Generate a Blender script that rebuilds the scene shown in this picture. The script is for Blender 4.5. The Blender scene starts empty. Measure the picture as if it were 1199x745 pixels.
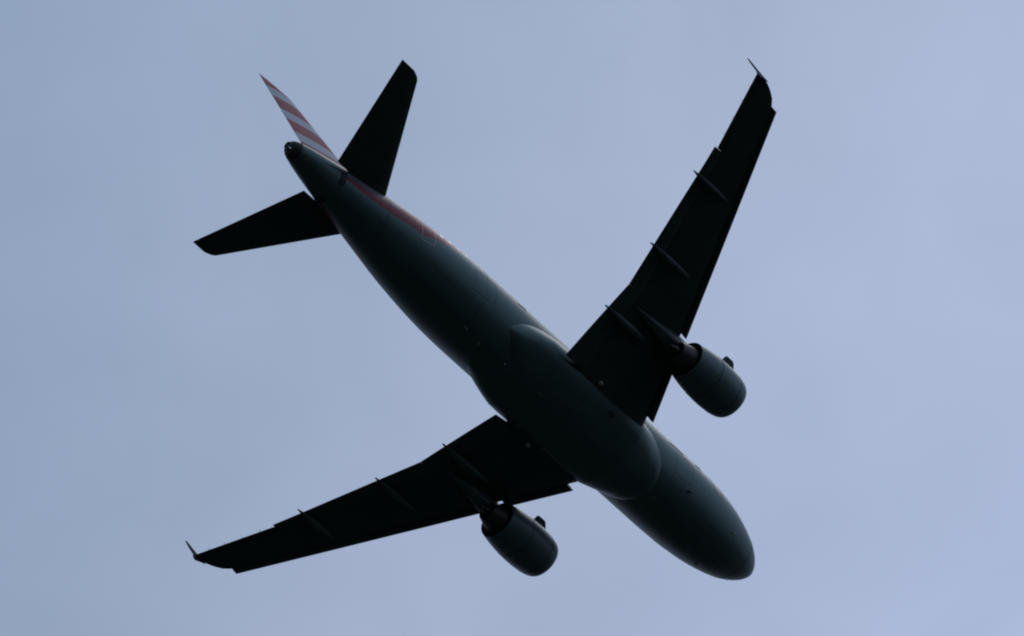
import bpy, bmesh, math, random
from mathutils import Matrix, Vector
sc = bpy.context.scene
D = bpy.data
rad = math.radians
# ------------------------------------------------------------------ camera
# Aircraft body frame: X forward, Y port, Z up, metres, nose tip at X=0 (station s = -X).
CAM_BODY = Vector((-172.48779, -48.31983, -216.70154))       # the photographer, seen from the aircraft
ROT = Matrix(((0.6079095, -0.7480001, -0.2663492), (-0.5553436, -0.6402976, 0.5306717), (-0.5674852, -0.1746851, -0.8046401)))
BANK = rad(-19.6)                                             # aircraft in a left turn
BASE = Vector((-16.0, 0.0, -3.1))                             # body point carried by the airliner's empty
B = Matrix.Rotation(BANK, 3, 'X')
rel = B @ (CAM_BODY - BASE)
AIR_LOC = Vector((0, 0, 1.7)) - rel                           # camera stands 1.7 m above the ground at the origin
cam = D.objects.new('camera', D.cameras.new('camera'))
sc.collection.objects.link(cam); sc.camera = cam
cam.data.sensor_width = 36; cam.data.lens = 7000 / 1199 * 36
cam.data.clip_start = 0.5; cam.data.clip_end = 60000
cam.matrix_world = Matrix.Translation((0, 0, 1.7)) @ (B @ ROT.transposed()).to_4x4()
VIEW = (B @ ROT.transposed()) @ Vector((0, 0, -1))
RIGHT = (B @ ROT.transposed()) @ Vector((1, 0, 0))
# ------------------------------------------------------------------ sky, sun, exposure
SUN_EL, SUN_AZ = rad(68), math.atan2(VIEW.y, VIEW.x) - rad(20)
w = D.worlds.new('World'); sc.world = w; w.use_nodes = True
nt = w.node_tree; N = nt.nodes; L = nt.links; N.clear()
out = N.new('ShaderNodeOutputWorld')
sky = N.new('ShaderNodeTexSky'); sky.sky_type = 'NISHITA'; sky.sun_disc = False
sky.sun_elevation = SUN_EL; sky.sun_rotation = math.pi / 2 - SUN_AZ; sky.air_density = 1.2; sky.dust_density = 2.0
bg1 = N.new('ShaderNodeBackground'); bg1.inputs[1].default_value = 0.06; L.new(sky.outputs[0], bg1.inputs[0])
tc = N.new('ShaderNodeTexCoord')
dot = N.new('ShaderNodeVectorMath'); dot.operation = 'DOT_PRODUCT'; L.new(tc.outputs['Generated'], dot.inputs[0])
UPV = (B @ ROT.transposed()) @ Vector((0, 1, 0))
bright = (RIGHT * 0.86 - UPV * 0.6).normalized(); dot.inputs[1].default_value = bright
off = VIEW.dot(bright)
mr = N.new('ShaderNodeMapRange'); mr.inputs[1].default_value = off - 0.105; mr.inputs[2].default_value = off + 0.105
L.new(dot.outputs['Value'], mr.inputs[0])
noi = N.new('ShaderNodeTexNoise'); noi.inputs['Scale'].default_value = 14; noi.inputs['Detail'].default_value = 3
noi.inputs['Roughness'].default_value = 0.45; L.new(tc.outputs['Generated'], noi.inputs['Vector'])
ad = N.new('ShaderNodeMath'); ad.operation = 'MULTIPLY_ADD'; ad.inputs[1].default_value = 0.36; ad.inputs[2].default_value = -0.17
L.new(noi.outputs[0], ad.inputs[0])
a2 = N.new('ShaderNodeMath'); a2.operation = 'ADD'; a2.use_clamp = True; L.new(mr.outputs[0], a2.inputs[0]); L.new(ad.outputs[0], a2.inputs[1])
cr = N.new('ShaderNodeValToRGB'); L.new(a2.outputs[0], cr.inputs[0])
cr.color_ramp.elements[0].color = (0.245, 0.340, 0.492, 1); cr.color_ramp.elements[1].color = (0.44, 0.53, 0.755, 1)
em = cr.color_ramp.elements.new(0.52); em.color = (0.370, 0.447, 0.620, 1)
# overcast law: the cloud layer is about three times brighter overhead than at the horizon
sz = N.new('ShaderNodeSeparateXYZ'); L.new(tc.outputs['Generated'], sz.inputs[0])
cie = N.new('ShaderNodeMath'); cie.operation = 'MULTIPLY_ADD'; L.new(sz.outputs[2], cie.inputs[0])
cie.inputs[1].default_value = 2 / (1 + 2 * VIEW.z); cie.inputs[2].default_value = 1 / (1 + 2 * VIEW.z)
ci2 = N.new('ShaderNodeMath'); ci2.operation = 'MAXIMUM'; L.new(cie.outputs[0], ci2.inputs[0]); ci2.inputs[1].default_value = 0.05
no2 = N.new('ShaderNodeTexNoise'); no2.inputs['Scale'].default_value = 34; no2.inputs['Detail'].default_value = 2.5; no2.inputs['Distortion'].default_value = 0.6
L.new(tc.outputs['Generated'], no2.inputs['Vector'])
mr2 = N.new('ShaderNodeMapRange'); mr2.inputs[1].default_value = .3; mr2.inputs[2].default_value = .7; L.new(no2.outputs[0], mr2.inputs[0])
tint = N.new('ShaderNodeMix'); tint.data_type = 'RGBA'; L.new(mr2.outputs[0], tint.inputs[0])
tint.inputs[6].default_value = (.97, .975, .975, 1); tint.inputs[7].default_value = (1.035, 1.03, 1.03, 1)
mul = N.new('ShaderNodeMix'); mul.data_type = 'RGBA'; mul.blend_type = 'MULTIPLY'; mul.inputs[0].default_value = 1
L.new(cr.outputs[0], mul.inputs[6]); L.new(tint.outputs[2], mul.inputs[7])
bg2 = N.new('ShaderNodeBackground'); L.new(mul.outputs[2], bg2.inputs[0]); L.new(ci2.outputs[0], bg2.inputs[1])
mx = N.new('ShaderNodeMixShader'); mx.inputs[0].default_value = 0.9
L.new(bg1.outputs[0], mx.inputs[1]); L.new(bg2.outputs[0], mx.inputs[2]); L.new(mx.outputs[0], out.inputs[0])
sun = D.objects.new('sun', D.lights.new('sun', 'SUN')); sc.collection.objects.link(sun)
sun.data.energy = 0.5; sun.data.angle = rad(40); sun.data.color = (1, 0.96, 0.9)
sdir = Vector((math.cos(SUN_AZ) * math.cos(SUN_EL), math.sin(SUN_AZ) * math.cos(SUN_EL), math.sin(SUN_EL)))
sun.rotation_euler = sdir.to_track_quat('Z', 'Y').to_euler()
vs = sc.view_settings; vs.view_transform = 'Standard'; vs.look = 'None'; vs.exposure = 0; vs.gamma = 1; vs.use_curve_mapping = False
sc.render.engine = 'CYCLES'
sc.cycles.filter_width = 2.1

# ------------------------------------------------------------------ materials
def mat(name, col, rough=0.4, metal=0.0, coat=0.0, noise=0.06, nscale=1.2, emit=None):
    m = D.materials.new(name); m.use_nodes = True
    n = m.node_tree.nodes; l = m.node_tree.links; b = n['Principled BSDF']
    b.inputs['Metallic'].default_value = metal; b.inputs['Coat Weight'].default_value = coat; b.inputs['Coat Roughness'].default_value = 0.15
    t = n.new('ShaderNodeTexCoord'); mp = n.new('ShaderNodeMapping'); mp.inputs['Scale'].default_value = (0.25, 1, 1)
    l.new(t.outputs['Object'], mp.inputs[0])
    x = n.new('ShaderNodeTexNoise'); x.inputs['Scale'].default_value = nscale; x.inputs['Detail'].default_value = 6
    l.new(mp.outputs[0], x.inputs['Vector'])
    r = n.new('ShaderNodeMapRange'); r.inputs[3].default_value = rough - noise; r.inputs[4].default_value = rough + noise
    l.new(x.outputs[0], r.inputs[0]); l.new(r.outputs[0], b.inputs['Roughness'])
    c = n.new('ShaderNodeMix'); c.data_type = 'RGBA'
    c.inputs[6].default_value = (*[v * 0.7 for v in col], 1); c.inputs[7].default_value = (*[min(1, v * 1.25) for v in col], 1)
    l.new(x.outputs[0], c.inputs[0]); l.new(c.outputs[2], b.inputs['Base Color'])
    if emit:
        b.inputs['Emission Color'].default_value = (*emit[0], 1); b.inputs['Emission Strength'].default_value = emit[1]
    m['mixnode'] = c.name
    return m
def math_node(n, l, op, a, b=None, clamp=False):
    m = n.new('ShaderNodeMath'); m.operation = op; m.use_clamp = clamp
    for i, v in enumerate((a, b)):
        if v is None: continue
        if isinstance(v, (int, float)): m.inputs[i].default_value = v
        else: l.new(v, m.inputs[i])
    return m.outputs[0]
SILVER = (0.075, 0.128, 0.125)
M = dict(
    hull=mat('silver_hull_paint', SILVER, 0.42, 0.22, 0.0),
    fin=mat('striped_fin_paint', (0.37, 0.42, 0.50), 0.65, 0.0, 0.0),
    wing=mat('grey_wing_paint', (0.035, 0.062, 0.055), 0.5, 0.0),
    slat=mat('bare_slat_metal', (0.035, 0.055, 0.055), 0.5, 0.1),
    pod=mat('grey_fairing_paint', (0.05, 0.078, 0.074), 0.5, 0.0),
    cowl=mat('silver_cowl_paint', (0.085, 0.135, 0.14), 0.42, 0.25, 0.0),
    lip=mat('bare_inlet_metal', (0.3, 0.31, 0.32), 0.3, 0.9),
    hot=mat('heat_stained_metal', (0.07, 0.06, 0.058), 0.5, 0.8),
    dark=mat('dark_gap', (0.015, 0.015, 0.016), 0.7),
    fence=mat('backlit_fence_paint', (0.012, 0.016, 0.024), 0.8),  # darker than the wing paint: back-lit shade put into the colour
    glass=mat('dark_window_glass', (0.02, 0.022, 0.025), 0.12),
    seam=mat('door_seam', (0.30, 0.30, 0.32), 0.4, 0.3),
    lamp=mat('clear_lamp_glass', (0.45, 0.45, 0.44), 0.15),
    tail_lamp=mat('white_tail_lamp', (0.8, 0.8, 0.8), 0.2, emit=((1, 0.97, 0.9), 0.15)),
    beacon=mat('red_beacon_glass', (0.06, 0.01, 0.01), 0.2),
    ground=mat('dark_fields', (0.010, 0.018, 0.012), 0.95, nscale=0.01),
)
def livery(m, fin):
    """red stripes: diagonal bands on the fin, one tapering band along the aft fuselage"""
    n = m.node_tree.nodes; l = m.node_tree.links; b = n['Principled BSDF']
    t = n.new('ShaderNodeTexCoord'); sp = n.new('ShaderNodeSeparateXYZ'); l.new(t.outputs['Object'], sp.inputs[0])
    s = math_node(n, l, 'SUBTRACT', -BASE.x, sp.outputs[0]); z = math_node(n, l, 'ADD', sp.outputs[2], BASE.z)
    if fin:
        tt = math_node(n, l, 'ADD', z, math_node(n, l, 'MULTIPLY', s, 0.32))
        ph = math_node(n, l, 'FRACT', math_node(n, l, 'DIVIDE', math_node(n, l, 'SUBTRACT', tt, 14.33 - 1.72 * 8), 1.72))
        red = math_node(n, l, 'LESS_THAN', ph, 0.57)
        le = math_node(n, l, 'ADD', 23.9, math_node(n, l, 'MULTIPLY', z, 0.885))     # leading edge station at height z
        back = math_node(n, l, 'SUBTRACT', s, le)
        wedge = math_node(n, l, 'MULTIPLY', math_node(n, l, 'SUBTRACT', 0.95, ph), 1.5)
        blue = math_node(n, l, 'LESS_THAN', back, wedge)
        col2 = (0.14, 0.17, 0.26, 1); mask2 = blue
    else:
        mn = lambda op, a, b=None: math_node(n, l, op, a, b)
        line = lambda s0, v0, k: mn('ADD', v0, mn('MULTIPLY', mn('SUBTRACT', s, s0), k))
        bot = line(26, -1.38, .27); zc = mn('MULTIPLY', mn('ADD', bot, 2.05), .5); h = mn('MULTIPLY', mn('SUBTRACT', 2.05, bot), .5)
        ct = mn('DIVIDE', mn('SUBTRACT', zc, z), h)                 # 1 at the keel, 0 at mid side
        low = mn('MINIMUM', line(24.9, .13, .22), line(26.4, .46, .055))
        low = mn('MINIMUM', low, line(29.4, .62, .02))
        upc = mn('MINIMUM', line(28, .22, .09), line(28, .22, .6))
        red = mn('MULTIPLY', mn('LESS_THAN', ct, low), mn('LESS_THAN', s, 31.25))
        ph = mn('DIVIDE', mn('SUBTRACT', upc, ct), .8)
        pale = mn('MULTIPLY', mn('LESS_THAN', mn('FRACT', ph), .5), mn('GREATER_THAN', ph, 0))
        pale = mn('MULTIPLY', pale, red); red = mn('SUBTRACT', red, pale)
        col2 = (0.15, 0.15, 0.165, 1); mask2 = pale
    base = m.node_tree.nodes[m['mixnode']].outputs[2]
    c1 = n.new('ShaderNodeMix'); c1.data_type = 'RGBA'; l.new(mask2, c1.inputs[0]); l.new(base, c1.inputs[6]); c1.inputs[7].default_value = col2
    c2 = n.new('ShaderNodeMix'); c2.data_type = 'RGBA'; l.new(red, c2.inputs[0]); l.new(c1.outputs[2], c2.inputs[6]); c2.inputs[7].default_value = (0.23, 0.018, 0.045, 1) if fin else (0.21, 0.003, 0.010, 1)
    l.new(c2.outputs[2], b.inputs['Base Color'])
    if not fin:
        mt = math_node(n, l, 'SUBTRACT', 0.45, math_node(n, l, 'MULTIPLY', math_node(n, l, 'MAXIMUM', red, mask2), 0.45))
        l.new(mt, b.inputs['Metallic'])
M['fin'].node_tree.nodes['Principled BSDF'].inputs['Specular IOR Level'].default_value = 0.2
for k_, v_ in (('wing', .25), ('fence', .1), ('hull', .4), ('cowl', .4)): M[k_].node_tree.nodes['Principled BSDF'].inputs['Specular IOR Level'].default_value = v_
livery(M['fin'], True); livery(M['hull'], False)

# ------------------------------------------------------------------ helpers
def S2B(s, y, z): return Vector((-s, y, z)) - BASE
def build(name, bm, material, parent=None, smooth=True, edge=35):
    bmesh.ops.remove_doubles(bm, verts=bm.verts, dist=1e-4)
    bmesh.ops.recalc_face_normals(bm, faces=bm.faces)
    me = D.meshes.new(name); bm.to_mesh(me); bm.free()
    me.materials.append(material)
    if smooth:
        me.polygons.foreach_set('use_smooth', [True] * len(me.polygons))
        me.set_sharp_from_angle(angle=rad(edge))
    o = D.objects.new(name, me); sc.collection.objects.link(o)
    if parent: o.parent = parent
    return o
def loft(bm, rings, cap=True, closed=True):
    vr = [[bm.verts.new(p) for p in r] for r in rings]
    n = len(rings[0]); m = n if closed else n - 1
    for a, b in zip(vr, vr[1:]):
        for i in range(m):
            j = (i + 1) % n
            try: bm.faces.new((a[i], a[j], b[j], b[i]))
            except ValueError: pass
    if cap and closed:
        bm.faces.new(vr[0]); bm.faces.new(list(reversed(vr[-1])))
def pchip(tab, x):
    xs = [t[0] for t in tab]; ys = [t[1] for t in tab]
    if x <= xs[0]: return ys[0]
    if x >= xs[-1]: return ys[-1]
    n = len(xs); d = [(ys[i + 1] - ys[i]) / (xs[i + 1] - xs[i]) for i in range(n - 1)]
    def slope(i):
        if i == 0: return d[0]
        if i == n - 1: return d[-1]
        if d[i - 1] * d[i] <= 0: return 0
        return 2 * d[i - 1] * d[i] / (d[i - 1] + d[i])
    i = max(k for k in range(n - 1) if xs[k] <= x)
    h = xs[i + 1] - xs[i]; t = (x - xs[i]) / h
    return ((2*t**3 - 3*t*t + 1) * ys[i] + (t**3 - 2*t*t + t) * h * slope(i) + (-2*t**3 + 3*t*t) * ys[i + 1] + (t**3 - t*t) * h * slope(i + 1))
def lin(tab, x):
    for (a, b), (c, d) in zip(tab, tab[1:]):
        if x <= c: return b + (d - b) * (x - a) / (c - a)
    (a, b), (c, d) = tab[-2], tab[-1]; return b + (d - b) * (x - a) / (c - a)

air = D.objects.new('airliner', None); sc.collection.objects.link(air)
air.location = AIR_LOC; air.rotation_euler = (BANK, 0, 0)
air.empty_display_size = 3
air['label'] = 'twin-engined passenger jet seen from below, silhouetted against a grey blue sky, red striped tail fin'
air['category'] = 'airliner'

# ------------------------------------------------------------------ fuselage
ZT = [(0, -.50), (.06, -.27), (.2, -.10), (.5, .14), (1.0, .42), (1.6, .72), (2.5, 1.40), (3.5, 1.80), (4.5, 1.97), (5.5, 2.05), (6.6, 2.07), (27.5, 2.07), (29.5, 1.98), (31.5, 1.72), (33.0, 1.46), (33.5, 1.36), (33.72, 1.26), (33.84, .95)]
ZB = [(0, -.50), (.06, -.70), (.2, -.88), (.5, -1.12), (1.0, -1.38), (1.6, -1.59), (2.5, -1.83), (3.5, -1.96), (4.5, -2.03), (5.5, -2.06), (6.6, -2.07), (20.8, -2.07), (22.5, -1.99), (24, -1.80), (26, -1.38), (28, -.85), (30, -.30), (32, .17), (33.0, .42), (33.5, .53), (33.72, .62), (33.84, .95)]
WW = [(0, 0), (.06, .22), (.2, .41), (.5, .70), (1.0, 1.02), (1.6, 1.29), (2.5, 1.58), (3.5, 1.79), (4.5, 1.89), (5.5, 1.95), (6.6, 1.975), (20.8, 1.975), (22.5, 1.95), (24, 1.87), (26, 1.68), (28, 1.40), (30, 1.10), (32, .77), (33.0, .57), (33.5, .42), (33.72, .31), (33.84, 0)]
def F(s, th, off=0.0):      # th measured from the keel, positive to port
    w_, t, b = pchip(WW, s) + off, pchip(ZT, s), pchip(ZB, s)
    zc, h = (t + b) / 2, (t - b) / 2 + off
    return S2B(s, w_ * math.sin(th), zc - h * math.cos(th))
st = [0.004, .03, .06, .12, .2, .3, .4, .55, .75, 1, 1.3, 1.6, 2, 2.5, 3, 3.5, 4, 4.5, 5, 5.5, 6, 6.6] + [7 + .7 * i for i in range(20)] + [21 + .5 * i for i in range(25)] + [33.2, 33.35, 33.5, 33.62, 33.72, 33.79, 33.825, 33.838]
bm = bmesh.new(); NT = 96
loft(bm, [[F(s, 2 * math.pi * i / NT) for i in range(NT)] for s in st])
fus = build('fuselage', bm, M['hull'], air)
def theta_of(s, z, side):
    t, b = pchip(ZT, s), pchip(ZB, s); zc, h = (t + b) / 2, (t - b) / 2
    c = max(-1, min(1, (zc - z) / h)); return side * math.acos(c)
def patch(name, s0, s1, z0, z1, side, material, parent, off=.006, rnd=.5, n=6, thick=.02):
    """rounded panel lying on the hull skin"""
    bm = bmesh.new(); cx, cz, a, b = (s0 + s1) / 2, (z0 + z1) / 2, (s1 - s0) / 2, (z1 - z0) / 2
    K = 24; e = 2 / (2 + 6 * (1 - rnd))
    def ringp(f, o):
        r = []
        for i in range(K):
            q = 2 * math.pi * i / K
            x = a * f * math.copysign(abs(math.cos(q)) ** e, math.cos(q)); y = b * f * math.copysign(abs(math.sin(q)) ** e, math.sin(q))
            r.append(F(cx + x, theta_of(cx + x, cz + y, side), o))
        return r
    rings = [ringp(1, -thick), ringp(1, off)] + [ringp(f, off) for f in (.8, .55, .3, .1)]
    loft(bm, rings)
    return build(name, bm, material, parent)
def outline(name, s0, s1, z0, z1, side, material, parent, wd=.035, off=.008):
    bm = bmesh.new(); pts = []
    r = .14
    for cx, cz, a0 in ((s1 - r, z1 - r, 0), (s0 + r, z1 - r, 90), (s0 + r, z0 + r, 180), (s1 - r, z0 + r, 270)):
        for k in range(5):
            q = rad(a0 + 22.5 * k); pts.append((cx + r * math.cos(q), cz + r * math.sin(q), math.cos(q), math.sin(q)))
    full = []
    for (p, q) in zip(pts, pts[1:] + pts[:1]):
        for k in range(6):
            t = k / 6; full.append([p[i] + (q[i] - p[i]) * t for i in range(4)])
    rings = []
    for (x, z, nx, nz) in full:
        xi, zi = x - nx * wd, z - nz * wd
        A = theta_of(x, z, side); Bq = theta_of(xi, zi, side)
        rings.append([F(x, A, -.01), F(x, A, off), F(xi, Bq, off), F(xi, Bq, -.01)])
    rings.append(rings[0]); loft(bm, rings, cap=False)
    return build(name, bm, material, parent, smooth=False)
for side in (1, -1):
    for (s0, s1, z0, z1) in ((4.35, 5.20, -.62, 1.25), (25.75, 26.55, -.62, 1.22)):
        d = outline('door', s0, s1, z0, z1, side, M['seam'], fus)
    s = 6.0
    while s < 25.3:
        if not (11.9 < s < 12.2):
            patch('cabin_window', s - .115, s + .115, .38, .73, side, M['glass'], fus, rnd=.6, off=.002)
        s += .533
    outline('overwing_exit', 14.75, 15.28, -.05, .98, side, M['seam'], fus, wd=.02)
    for (a, b, c, d_) in ((1.72, 2.22, .62, 1.06), (2.28, 2.82, .70, 1.20), (2.88, 3.3, .8, 1.22)):
        patch('cockpit_window', a, b, c, d_, side, M['glass'], fus, rnd=.15, off=.008)
    # static plates and pitot probes under the nose
    for (s, z) in ((3.28, -1.5),):
        bm = bmesh.new(); th = theta_of(s, z, side); p = F(s, th); n_ = (F(s, th, .14) - p).normalized(); fw = Vector((1, 0, 0))
        q = p + n_ * .07
        loft(bm, [[c + v for v in (fw * .05, n_.cross(fw) * .02, -fw * .05, -n_.cross(fw) * .02)] for c in (p - n_ * .02, q)])
        loft(bm, [[q + fw * x + v * r for v in (n_, n_.cross(fw), -n_, -n_.cross(fw))] for x, r in ((-.03, .014), (.08, .014), (.15, .009))])
        build('pitot_probe', bm, M['lip'], fus)
def blade(name, s, th, ln, ht, material, parent, sweep=.12):
    bm = bmesh.new(); p = F(s, th); n_ = (F(s, th, .2) - p).normalized(); fw = Vector((1, 0, 0)); sd = n_.cross(fw)
    rings = []
    for k, f in ((-.1, 1.05), (.0, 1), (.5, .85), (.95, .62), (1, .5)):
        c = p + n_ * ht * k - fw * sweep * k
        rings.append([c + fw * (ln / 2 * f * math.cos(a)) + sd * (.022 * f * math.sin(a)) for a in [2 * math.pi * i / 14 for i in range(14)]])
    loft(bm, rings); return build(name, bm, material, parent)
blade('antenna', 6.85, rad(-38), .26, .10, M['hull'], fus)
blade('antenna', 8.3, rad(0), .3, .18, M['hull'], fus)
blade('antenna', 22.3, rad(0), .35, .28, M['cowl'], fus)
blade('drain_mast', 21.3, rad(3), .22, .34, M['lip'], fus)
blade('drain_mast', 24.8, rad(-8), .18, .25, M['lip'], fus)
blade('antenna', 9.0, rad(180), .4, .35, M['cowl'], fus)
# radome joint, skin joints, cargo and nose gear doors
def hull_ring(name, s, wd=.012, off=.003):
    bm = bmesh.new(); rr_ = []
    for q in [2 * math.pi * i / 96 for i in range(97)]:
        rr_.append([F(s - wd, q, -.01), F(s - wd, q, off), F(s + wd, q, off), F(s + wd, q, -.01)])
    loft(bm, rr_, cap=False); build(name, bm, M['dark'], fus, smooth=False)
hull_ring('radome_joint', 1.45)
for s in (7.3, 22.4, 28.4): hull_ring('skin_joint', s, wd=.008, off=.002)
outline('cargo_door', 6.9, 8.2, -1.45, -.35, -1, M['dark'], fus, wd=.008, off=.004)
outline('cargo_door', 21.8, 23.2, -1.35, -.3, -1, M['dark'], fus, wd=.008, off=.004)
for sd in (1, -1):
    bm = bmesh.new(); rr_ = []
    for k in range(25):
        s = 3.9 + .09 * k; rr_.append([F(s, rad(12) * sd - rad(.3), -.01), F(s, rad(12) * sd - rad(.3), .003), F(s, rad(12) * sd + rad(.3), .003), F(s, rad(12) * sd + rad(.3), -.01)])
    loft(bm, rr_); build('nose_gear_door_seam', bm, M['dark'], fus, smooth=False)
# APU exhaust and tail lamp at the very end of the cone
bm = bmesh.new()
K = 24; rr = [[F(s, 2 * math.pi * i / K, .012) for i in range(K)] for s in (33.36, 33.5, 33.62, 33.72, 33.78, 33.82)]
rr += [[S2B(s, r * math.sin(2 * math.pi * i / K), .95 - r * math.cos(2 * math.pi * i / K)) for i in range(K)] for s, r in ((33.88, .19), (33.87, .16), (33.8, .15))]
loft(bm, rr); build('exhaust_outlet', bm, M['dark'], fus)
for side in (1, -1): patch('tailplane_trough_shade', 30.9, 31.22, .08, .62, side, M['dark'], fus, rnd=.3, off=.02)  # dark patches paint the shade in the trough at the tailplane roots
for (s0, s1, z0, z1) in ((7.55, 8.6, -.10, -.03), (6.1, 6.55, .02, .10), (19.5, 20.1, -.1, -.02)): patch('dark_sliver', s0, s1, z0, z1, -1, M['dark'], fus, rnd=.3, off=.012)  # thin dark slivers added along the starboard hull side, no actual vents
bm = bmesh.new(); bmesh.ops.create_uvsphere(bm, u_segments=12, v_segments=8, radius=.035, matrix=Matrix.Translation(S2B(33.81, -.04, .74)))
build('tail_lamp', bm, M['tail_lamp'], fus)

# ------------------------------------------------------------------ belly fairing: a bulge grown out of the hull skin
def fair_half(s):           # half-angle of the outline in radians
    a, b = 8.7, 21.1
    if s <= a or s >= b: return 0
    f = min(1, (1 - ((a + 2.6 - s) / 2.6) ** 2) ** .5 if s < a + 2.6 else 1)
    g = (1 - ((s - (b - 4.2)) / 4.2) ** 2) ** .5 if s > b - 4.2 else 1
    return rad(80) * f * g
def FB(s, th):
    H = fair_half(s)
    k = min(1, max(0, (H - abs(th)) / rad(26 if s > 12 else 26 + 7 * (12 - s)))); k = math.sin(k * math.pi / 2) ** .8 if k > 0 else 0
    send = 19.3 + 1.45 * min(1, abs(th) / rad(40)) ** 1.3
    e = min(1, max(0, (send - s) / .9)); k *= math.sin(e * math.pi / 2) ** .7 if e > 0 else 0
    ends = min(1, max(0.35, (s - 8.7) / 2.6)) * min(1, max(0.3, (21.1 - s) / 3.2))
    amp = (lin([(8.7, .16), (12.5, .30), (22, .30)], s) + lin([(8.7, .14), (12.5, .26), (22, .26)], s) * math.exp(-((abs(th) - rad(48)) / rad(20)) ** 2)) * ends
    return F(s, th, -.03 + (.05 + amp) * k)
bm = bmesh.new(); st2 = [8.7 + 12.4 * (i / 160) for i in range(161)]; NTH = 110
rings = []
for s in st2:
    H = max(.002, fair_half(s) + .02); rings.append([FB(s, -H + 2 * H * i / NTH) for i in range(NTH + 1)])
loft(bm, rings, closed=False)
belly = build('belly_fairing', bm, M['hull'], air, edge=60)
# dark air outlet, drain and beacon on the fairing
def disc(name, s, th, rx, ry, material, dome=.01):
    p = FB(s, th); n_ = (FB(s + .01, th) - p).cross(FB(s, th + .01) - p).normalized()
    if n_.dot(p - S2B(s, 0, 0)) < 0: n_ = -n_
    fw = Vector((1, 0, 0)); sd = n_.cross(fw)
    bm = bmesh.new(); K = 20
    loft(bm, [[p + n_ * h + fw * rx * r * math.cos(a) + sd * ry * r * math.sin(a) for a in [2 * math.pi * i / K for i in range(K)]] for r, h in ((1, -.05), (1, .006), (.8, dome * .6), (.45, dome), (.1, dome * 1.1))])
    return build(name, bm, material, belly)
disc('air_outlet', 13.45, rad(-38), .20, .15, M['dark'])
disc('beacon', 17.2, rad(0), .12, .10, M['beacon'], dome=.07)
disc('drain', 19.45, rad(2), .07, .05, M['lamp'], dome=.08)
# wheel-well door seams across the fairing
bm = bmesh.new()
def seam(bm, pts, wd=.008, h=.003):
    rings = []
    for i, (s, th) in enumerate(pts):
        p = FB(s, th); q = FB(*pts[min(i + 1, len(pts) - 1)]); o = FB(*pts[max(i - 1, 0)])
        tg = (q - o).normalized(); c = S2B(s, 0, 0); n_ = (p - c).normalized(); sd = tg.cross(n_).normalized()
        rings.append([p + n_ * h + sd * wd, p - n_ * .02 + sd * wd, p - n_ * .02 - sd * wd, p + n_ * h - sd * wd])
    loft(bm, rings)
for t0 in (0,): seam(bm, [(15.2 + .1 * i, rad(t0)) for i in range(23)])
for s in (15.2, 17.4): seam(bm, [(s, rad(-56 + 4 * i)) for i in range(29)])
build('wheel_door_seam', bm, M['dark'], belly)

# ------------------------------------------------------------------ wings
def naca(x, t):
    return 5 * t * (.2969 * math.sqrt(max(x, 0)) - .1260 * x - .3516 * x * x + .2843 * x ** 3 - .1015 * x ** 4)
LE = lambda y: 11.36 + .534 * (y - 2.44)
TE = lambda y: lin([(1.2, 17.30), (6.3, 17.40), (13.2, 19.30), (17.0, 20.72)], y)
ZW = lambda y: -1.30 + .118 * (y - 2) + .00045 * max(0, y - 2) ** 2
TC = lambda y: lin([(1.2, .15), (6.3, .118), (17.0, .105)], y)
INC = lambda y: rad(lin([(1.2, 4.2), (6.3, 1.6), (17, -.4)], y))
def wsec(y, xa, xb, sgn, n=14, ds=0, dz=0, rot=0, tscale=1.0, le=None, blunt=.0012, nose=0.0):
    """closed section loop of the wing profile between chord fractions xa and xb"""
    L0 = LE(y) if le is None else le; c = TE(y) - L0; t = TC(y) * tscale
    loop = []
    def pt(x, up):
        h = naca(x, t) + blunt; cam_ = .02 * (1 - (2 * x - 1) ** 2)
        if nose: h *= math.sqrt(max(0.0, 1 - (1 - min(1, (x - xa) / nose)) ** 2)) if x < xa + nose else 1
        z = cam_ + (h if up else -h * .9)
        return x * c, z * c
    xs = [xa + (xb - xa) * (1 - math.cos(math.pi * k / n)) / 2 for k in range(n + 1)]
    raw = [pt(x, True) for x in reversed(xs)] + [pt(x, False) for x in xs[1:]]
    if xa > 0 and not nose: raw = [pt(x, True) for x in reversed(xs)] + [pt(x, False) for x in xs]
    px, pz = pt(xa, True)[0], 0
    a = INC(y)
    for (x, z) in raw:
        X, Z = x - px, z - pz
        X, Z = X * math.cos(rot) + Z * math.sin(rot), -X * math.sin(rot) + Z * math.cos(rot)
        X, Z = X + px + ds, Z + pz + dz
        loop.append(S2B(L0 + X * math.cos(a) + Z * math.sin(a), sgn * y, ZW(y) - X * math.sin(a) + Z * math.cos(a)))
    return loop
def ys_(a, b, n): return [a + (b - a) * i / n for i in range(n + 1)]
def lower_z(y, s):          # height of the wing's underside
    L0 = LE(y); c = TE(y) - L0; x = max(0.02, min(.98, (s - L0) / c)); a = INC(y)
    return ZW(y) - (s - L0) * math.sin(a) + (.02 * (1 - (2 * x - 1) ** 2) - naca(x, TC(y)) * .9) * c
wings = {}
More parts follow.
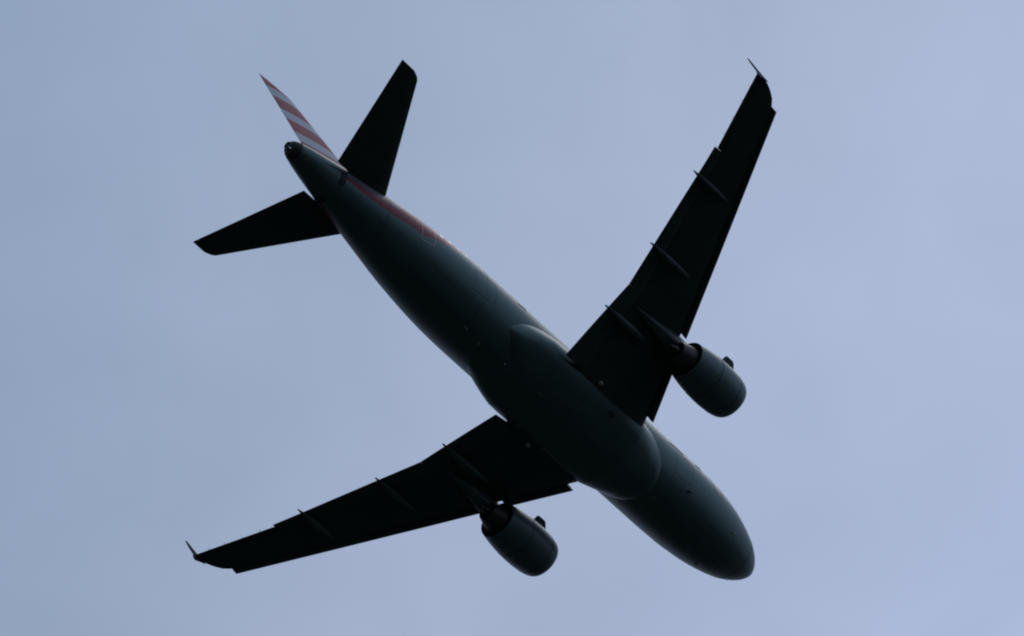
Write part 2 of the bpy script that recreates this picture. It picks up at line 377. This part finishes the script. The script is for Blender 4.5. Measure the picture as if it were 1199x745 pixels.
for sgn, side in ((1, 'port'), (-1, 'starboard')):
    bm = bmesh.new()
    loft(bm, [wsec(y, .02, .87, sgn, nose=.05) for y in ys_(1.0, 6.3, 10) + ys_(6.7, 16.22, 16)])
    # full-chord strip outboard and the curved tip
    tipLE = [(16.22, 18.76), (16.40, 18.92), (16.60, 19.14), (16.75, 19.42), (16.86, 19.68), (16.94, 19.95), (16.98, 20.2)]
    loft(bm, [wsec(y, 0, 1, sgn, le=l, tscale=1 - .5 * i / 6) for i, (y, l) in enumerate(tipLE)])
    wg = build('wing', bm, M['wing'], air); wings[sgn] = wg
    for (a, b) in ((2.1, 6.29), (6.30, 13.34)):
        bm = bmesh.new(); loft(bm, [wsec(y, .765, 1, sgn, ds=.24, dz=-.07, rot=rad(5), nose=.06) for y in ys_(a, b, 8)])
        build('flap', bm, M['wing'], wg)
    bm = bmesh.new(); loft(bm, [wsec(y, .80, 1, sgn, nose=.03) for y in ys_(13.35, 16.22, 6)]); build('aileron', bm, M['wing'], wg)
    for (a, b) in ((2.44, 5.15), (6.22, 8.76), (8.765, 11.31), (11.315, 13.86), (13.865, 16.33)):
        bm = bmesh.new(); rings = []
        for y in ys_(a, b, 6):
            c = TE(y) - LE(y); L0 = LE(y) - .25 / 1; t = TC(y)
            # crescent-shaped slat profile
            ax = .115 * c + .18
            prof = []
            for k in range(9):
                q = k / 8; x = ax * (1 - q) ** 1.6; prof.append((x, .02 * c * 0 + (.075 * c * t / .12) * math.sqrt(x / ax) * .9 + .01))
            for k in range(1, 6):
                q = k / 5; x = ax * .42 * q; prof.append((x, -.045 * c * t / .12 * math.sqrt(q) * .8))
            for k in range(1, 6):
                q = k / 5; x = ax * (.42 + .50 * q); prof.append((x, -.036 * c * t / .12 + (.075 * c * t / .12) * math.sin(q * math.pi / 2) * 1.08))
            rt = rad(-17); ring = []
            for (x, z) in prof:
                X = x * math.cos(rt) - z * math.sin(rt); Z = x * math.sin(rt) * -1 + z * math.cos(rt)
                ring.append(S2B(L0 + X, sgn * y, ZW(y) + Z - .085 - .1 * ax))
            rings.append(ring)
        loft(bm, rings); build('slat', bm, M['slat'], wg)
    # flap track fairings
    for (y, tip, ln, wd, dp) in ((4.90, 17.80, 3.7, .19, .40), (8.3, 18.42, 3.2, .17, .36), (11.93, 19.55, 2.9, .15, .31)):
        bm = bmesh.new(); rings = []; K = 20
        for k in range(25):
            u = k / 24; s = tip - ln + ln * u
            e = (math.sin(math.pi * min(u, .55) / 1.1) ** .7 if u < .55 else max(0, math.cos((u - .55) / .45 * math.pi / 2)) ** .75)
            e = max(e, .22 if u > .5 else .03)
            zt = lower_z(y, min(s, TE(y) - .25)) + .06 - max(0, s - TE(y) + .3) * .12 - .13 * min(1, max(0, (u - .45) / .25))
            rings.append([S2B(s, sgn * y + wd * e * math.sin(q), zt - dp * (.15 + .85 * e) * (.5 - .5 * math.cos(q)) * e - (1 - e) * .02) for q in [2 * math.pi * i / K for i in range(K)]])
        loft(bm, rings); build('flap_track_fairing', bm, M['pod'], wg)
    # wingtip fence
    bm = bmesh.new(); zt = ZW(16.98) + .02
    def fplate(pts, th=.022):
        r0 = [S2B(s, sgn * (16.99 + th), z) for s, z in pts]; r1 = [S2B(s, sgn * (16.99 - th), z) for s, z in pts]
        loft(bm, [r0, r1])
    fplate([(19.95, zt), (20.25, zt + .13), (20.95, zt + .78), (21.08, zt + .80), (20.98, zt + .35), (20.80, zt), (20.9, zt - .22), (20.92, zt - .48), (20.8, zt - .5), (20.3, zt - .18)])
    build('wingtip_fence', bm, M['fence'], wg, smooth=False)
    # static dischargers
    for y in (14.0, 14.8, 15.6, 16.3):
        bm = bmesh.new(); p = S2B(TE(y) - .02, sgn * y, ZW(y) - (TE(y) - LE(y)) * math.sin(INC(y)))
        loft(bm, [[p + Vector((-x, r * math.cos(q), r * math.sin(q) - x * .1)) for q in (0, 2.1, 4.2)] for x, r in ((0, .012), (.16, .008))])
        build('static_wick', bm, M['dark'], wg)
    # retractable landing light under the root
    bm = bmesh.new(); c = S2B(14.95, sgn * 2.2, lower_z(2.2, 14.95) - .05)
    bmesh.ops.create_uvsphere(bm, u_segments=16, v_segments=10, radius=.11, matrix=Matrix.Translation(c) @ Matrix.Diagonal((1.2, 1, .8, 1)))
    build('landing_light', bm, M['lamp'], wg)

# ------------------------------------------------------------------ engines
ES, EY, EZ = 9.62, 5.72, -1.98
def ring(s, r, sgn, zoff=0, K=64, fl=1.0):
    return [S2B(ES + s, sgn * EY + r * math.sin(q), EZ + zoff + r * math.cos(q) * (fl if math.cos(q) < 0 else 1)) for q in [2 * math.pi * i / K for i in range(K)]]
for sgn in (1, -1):
    bm = bmesh.new()
    outer = [(.08, .97), (.2, 1.025), (.4, 1.07), (.7, 1.11), (1.1, 1.14), (1.5, 1.145), (1.9, 1.13), (2.4, 1.09), (2.8, 1.04), (3.15, .98), (3.4, .93), (3.41, .905), (3.2, .89), (2.4, .88)]
    loft(bm, [ring(s, r, sgn, fl=.985) for s, r in outer], cap=False)
    eng = build('engine', bm, M['cowl'], air)
    for s_, r_ in ((.62, 1.103), (2.05, 1.123)):
        bm = bmesh.new(); loft(bm, [ring(s_ + a, r_ + b, sgn, fl=.985) for a, b in ((-.012, -.01), (-.012, .004), (.012, .004), (.012, -.01))], cap=False)
        build('cowl_joint', bm, M['dark'], eng)
    bm = bmesh.new()
    lip = [(.085, .972), (.03, .94), (.0, .885), (.03, .83), (.12, .80), (.4, .79), (.8, .80), (.95, .81)]
    loft(bm, [ring(s, r, sgn, fl=.985) for s, r in lip], cap=False); build('inlet_lip', bm, M['lip'], eng)
    # fan: hub spinner and blades
    bm = bmesh.new(); loft(bm, [ring(s, r, sgn, K=32) for s, r in ((.45, .01), (.6, .12), (.8, .22), (1.0, .27), (1.3, .27))])
    for k in range(36):
        q = 2 * math.pi * k / 36; rings = []
        for r in (.26, .5, .78):
            tw = rad(35 + 30 * (r - .26) / .52); ctr = Vector((0, r * math.sin(q), r * math.cos(q))); tg = Vector((0, math.cos(q), -math.sin(q)))
            ch = .13; base_ = S2B(ES + 1.05, sgn * EY, EZ) + ctr
            dv = Vector((-math.cos(tw), 0, 0)) * ch + tg * math.sin(tw) * ch; nv = dv.cross(ctr).normalized() * .006
            rings.append([base_ - dv + nv, base_ + dv + nv, base_ + dv - nv, base_ - dv - nv])
        loft(bm, rings)
    build('fan', bm, M['slat'], eng)
    bm = bmesh.new(); loft(bm, [ring(s, r, sgn, K=32) for s, r in ((1.35, .82), (1.4, .82))]); build('stator', bm, M['dark'], eng)
    # core cowl, nozzle and plug
    bm = bmesh.new(); loft(bm, [ring(s, r, sgn, K=48) for s, r in ((2.5, .74), (3.0, .74), (3.4, .69), (3.8, .58), (4.15, .46), (4.16, .40), (3.9, .39), (3.6, .4))]); build('core_nozzle', bm, M['hot'], eng)
    bm = bmesh.new(); loft(bm, [ring(s, r, sgn, K=32) for s, r in ((3.5, .27), (3.9, .26), (4.3, .17), (4.62, .05), (4.66, .01))]); build('exhaust_cone', bm, M['hot'], eng)
    for sd in (1, -1):      # strakes either side of the cowl
        bm = bmesh.new(); q = rad(60) * sd
        n_ = Vector((0, math.sin(q), math.cos(q))); tg = Vector((0, math.cos(q), -math.sin(q)))
        rr_ = []
        for s, hh in ((.72, 0), (.80, .10), (.94, .30), (1.06, .38), (1.50, .38), (1.58, .32), (1.66, .04)):
            p = S2B(ES + s, sgn * EY, EZ) + n_ * (1.04); rr_.append([p + tg * .018, p + n_ * (.08 + hh * .92) + tg * .012, p + n_ * (.08 + hh * .92) - tg * .012, p - tg * .018])
        loft(bm, rr_); build('strake', bm, M['cowl'], eng, smooth=False)
    # pylon from the cowl up to the wing
    bm = bmesh.new(); rings = []
    for s, zb, zt_, hw in ((10.9, EZ + 1.02, EZ + 1.16, .03), (11.3, EZ + .95, EZ + 1.34, .14), (12.0, EZ + .80, EZ + 1.40, .26), (12.7, EZ + .35, EZ + 1.42, .36), (13.4, EZ + .10, EZ + 1.40, .40), (14.0, EZ + .25, EZ + 1.25, .36), (14.8, EZ + .52, EZ + 1.15, .26), (15.6, EZ + .75, EZ + 1.15, .16), (16.3, EZ + .92, EZ + 1.1, .05)):
        zc, h = (zb + zt_) / 2, (zt_ - zb) / 2
        rings.append([S2B(s, sgn * EY + hw * math.copysign(abs(math.sin(q)) ** .5, math.sin(q)), zc + h * math.copysign(abs(math.cos(q)) ** .6, math.cos(q))) for q in [2 * math.pi * i / 24 for i in range(24)]])
    loft(bm, rings); build('pylon', bm, M['pod'], air)

# ------------------------------------------------------------------ tailplane
for sgn in (1, -1):
    def tsec(y, xa, xb, nose=0, n=12):
        f = (y - .5) / (6.2 - .5); le = 27.97 + (31.83 - 27.97) * f; te = 31.44 + (33.02 - 31.44) * f
        if y > 6.0: le += ((y - 6.0) / .22) ** 2 * .35
        c = te - le; z0 = .80 + .105 * (y - .5)
        xs = [xa + (xb - xa) * (1 - math.cos(math.pi * k / n)) / 2 for k in range(n + 1)]
        def h(x):
            v = naca(x, .10) + .0015
            if nose and x < xa + nose: v *= math.sqrt(max(0, 1 - (1 - (x - xa) / nose) ** 2))
            return v * (1 if y < 6.1 else .6)
        return [S2B(le + x * c, sgn * y, z0 + h(x) * c) for x in reversed(xs)] + [S2B(le + x * c, sgn * y, z0 - h(x) * c) for x in (xs[1:] if (nose or xa == 0) else xs)]
    bm = bmesh.new(); loft(bm, [tsec(y, 0, .76) for y in ys_(.3, 6.0, 8)]); loft(bm, [tsec(y, 0, 1) for y in (5.985, 6.1, 6.18, 6.22)])
    ht = build('tailplane', bm, M['wing'], air)
    bm = bmesh.new(); loft(bm, [tsec(y, .725, 1, nose=.03) for y in ys_(1.0, 5.98, 6)]); build('elevator', bm, M['wing'], ht)

# ------------------------------------------------------------------ fin and rudder
def fsec(z, xa, xb, nose=0, n=14):
    le = lin([(1.3, 24.2), (2.0, 25.3), (2.6, 26.35), (7.75, 30.78), (8.0, 31.25)], z); te = 32.07 + (z - 3.29) * .256
    c = te - le
    xs = [xa + (xb - xa) * (1 - math.cos(math.pi * k / n)) / 2 for k in range(n + 1)]
    def h(x):
        v = (naca(x, .105 if z > 2.6 else .07) + .001) * (1 if z < 7.85 else .55)
        if nose and x < xa + nose: v *= math.sqrt(max(0, 1 - (1 - (x - xa) / nose) ** 2))
        return v
    return [S2B(le + x * c, h(x) * c, z) for x in reversed(xs)] + [S2B(le + x * c, -h(x) * c, z) for x in (xs[1:] if (nose or xa == 0) else xs)]
bm = bmesh.new(); loft(bm, [fsec(z, 0, .74) for z in [1.3, 1.6, 2.0, 2.6] + ys_(3, 7.75, 8)]); loft(bm, [fsec(z, 0, 1) for z in (7.745, 7.88, 7.96, 8.0)])
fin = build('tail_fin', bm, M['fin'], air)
bm = bmesh.new(); loft(bm, [fsec(z, .705, 1, nose=.03) for z in [1.9] + ys_(2.4, 7.74, 8)])
build('rudder', bm, M['fin'], fin)

# ------------------------------------------------------------------ ground far below (out of frame, dark land that lights the belly only weakly)
bm = bmesh.new(); bmesh.ops.create_circle(bm, cap_ends=True, segments=96, radius=40000)
g = build('ground', bm, M['ground'], smooth=False); g['kind'] = 'structure'
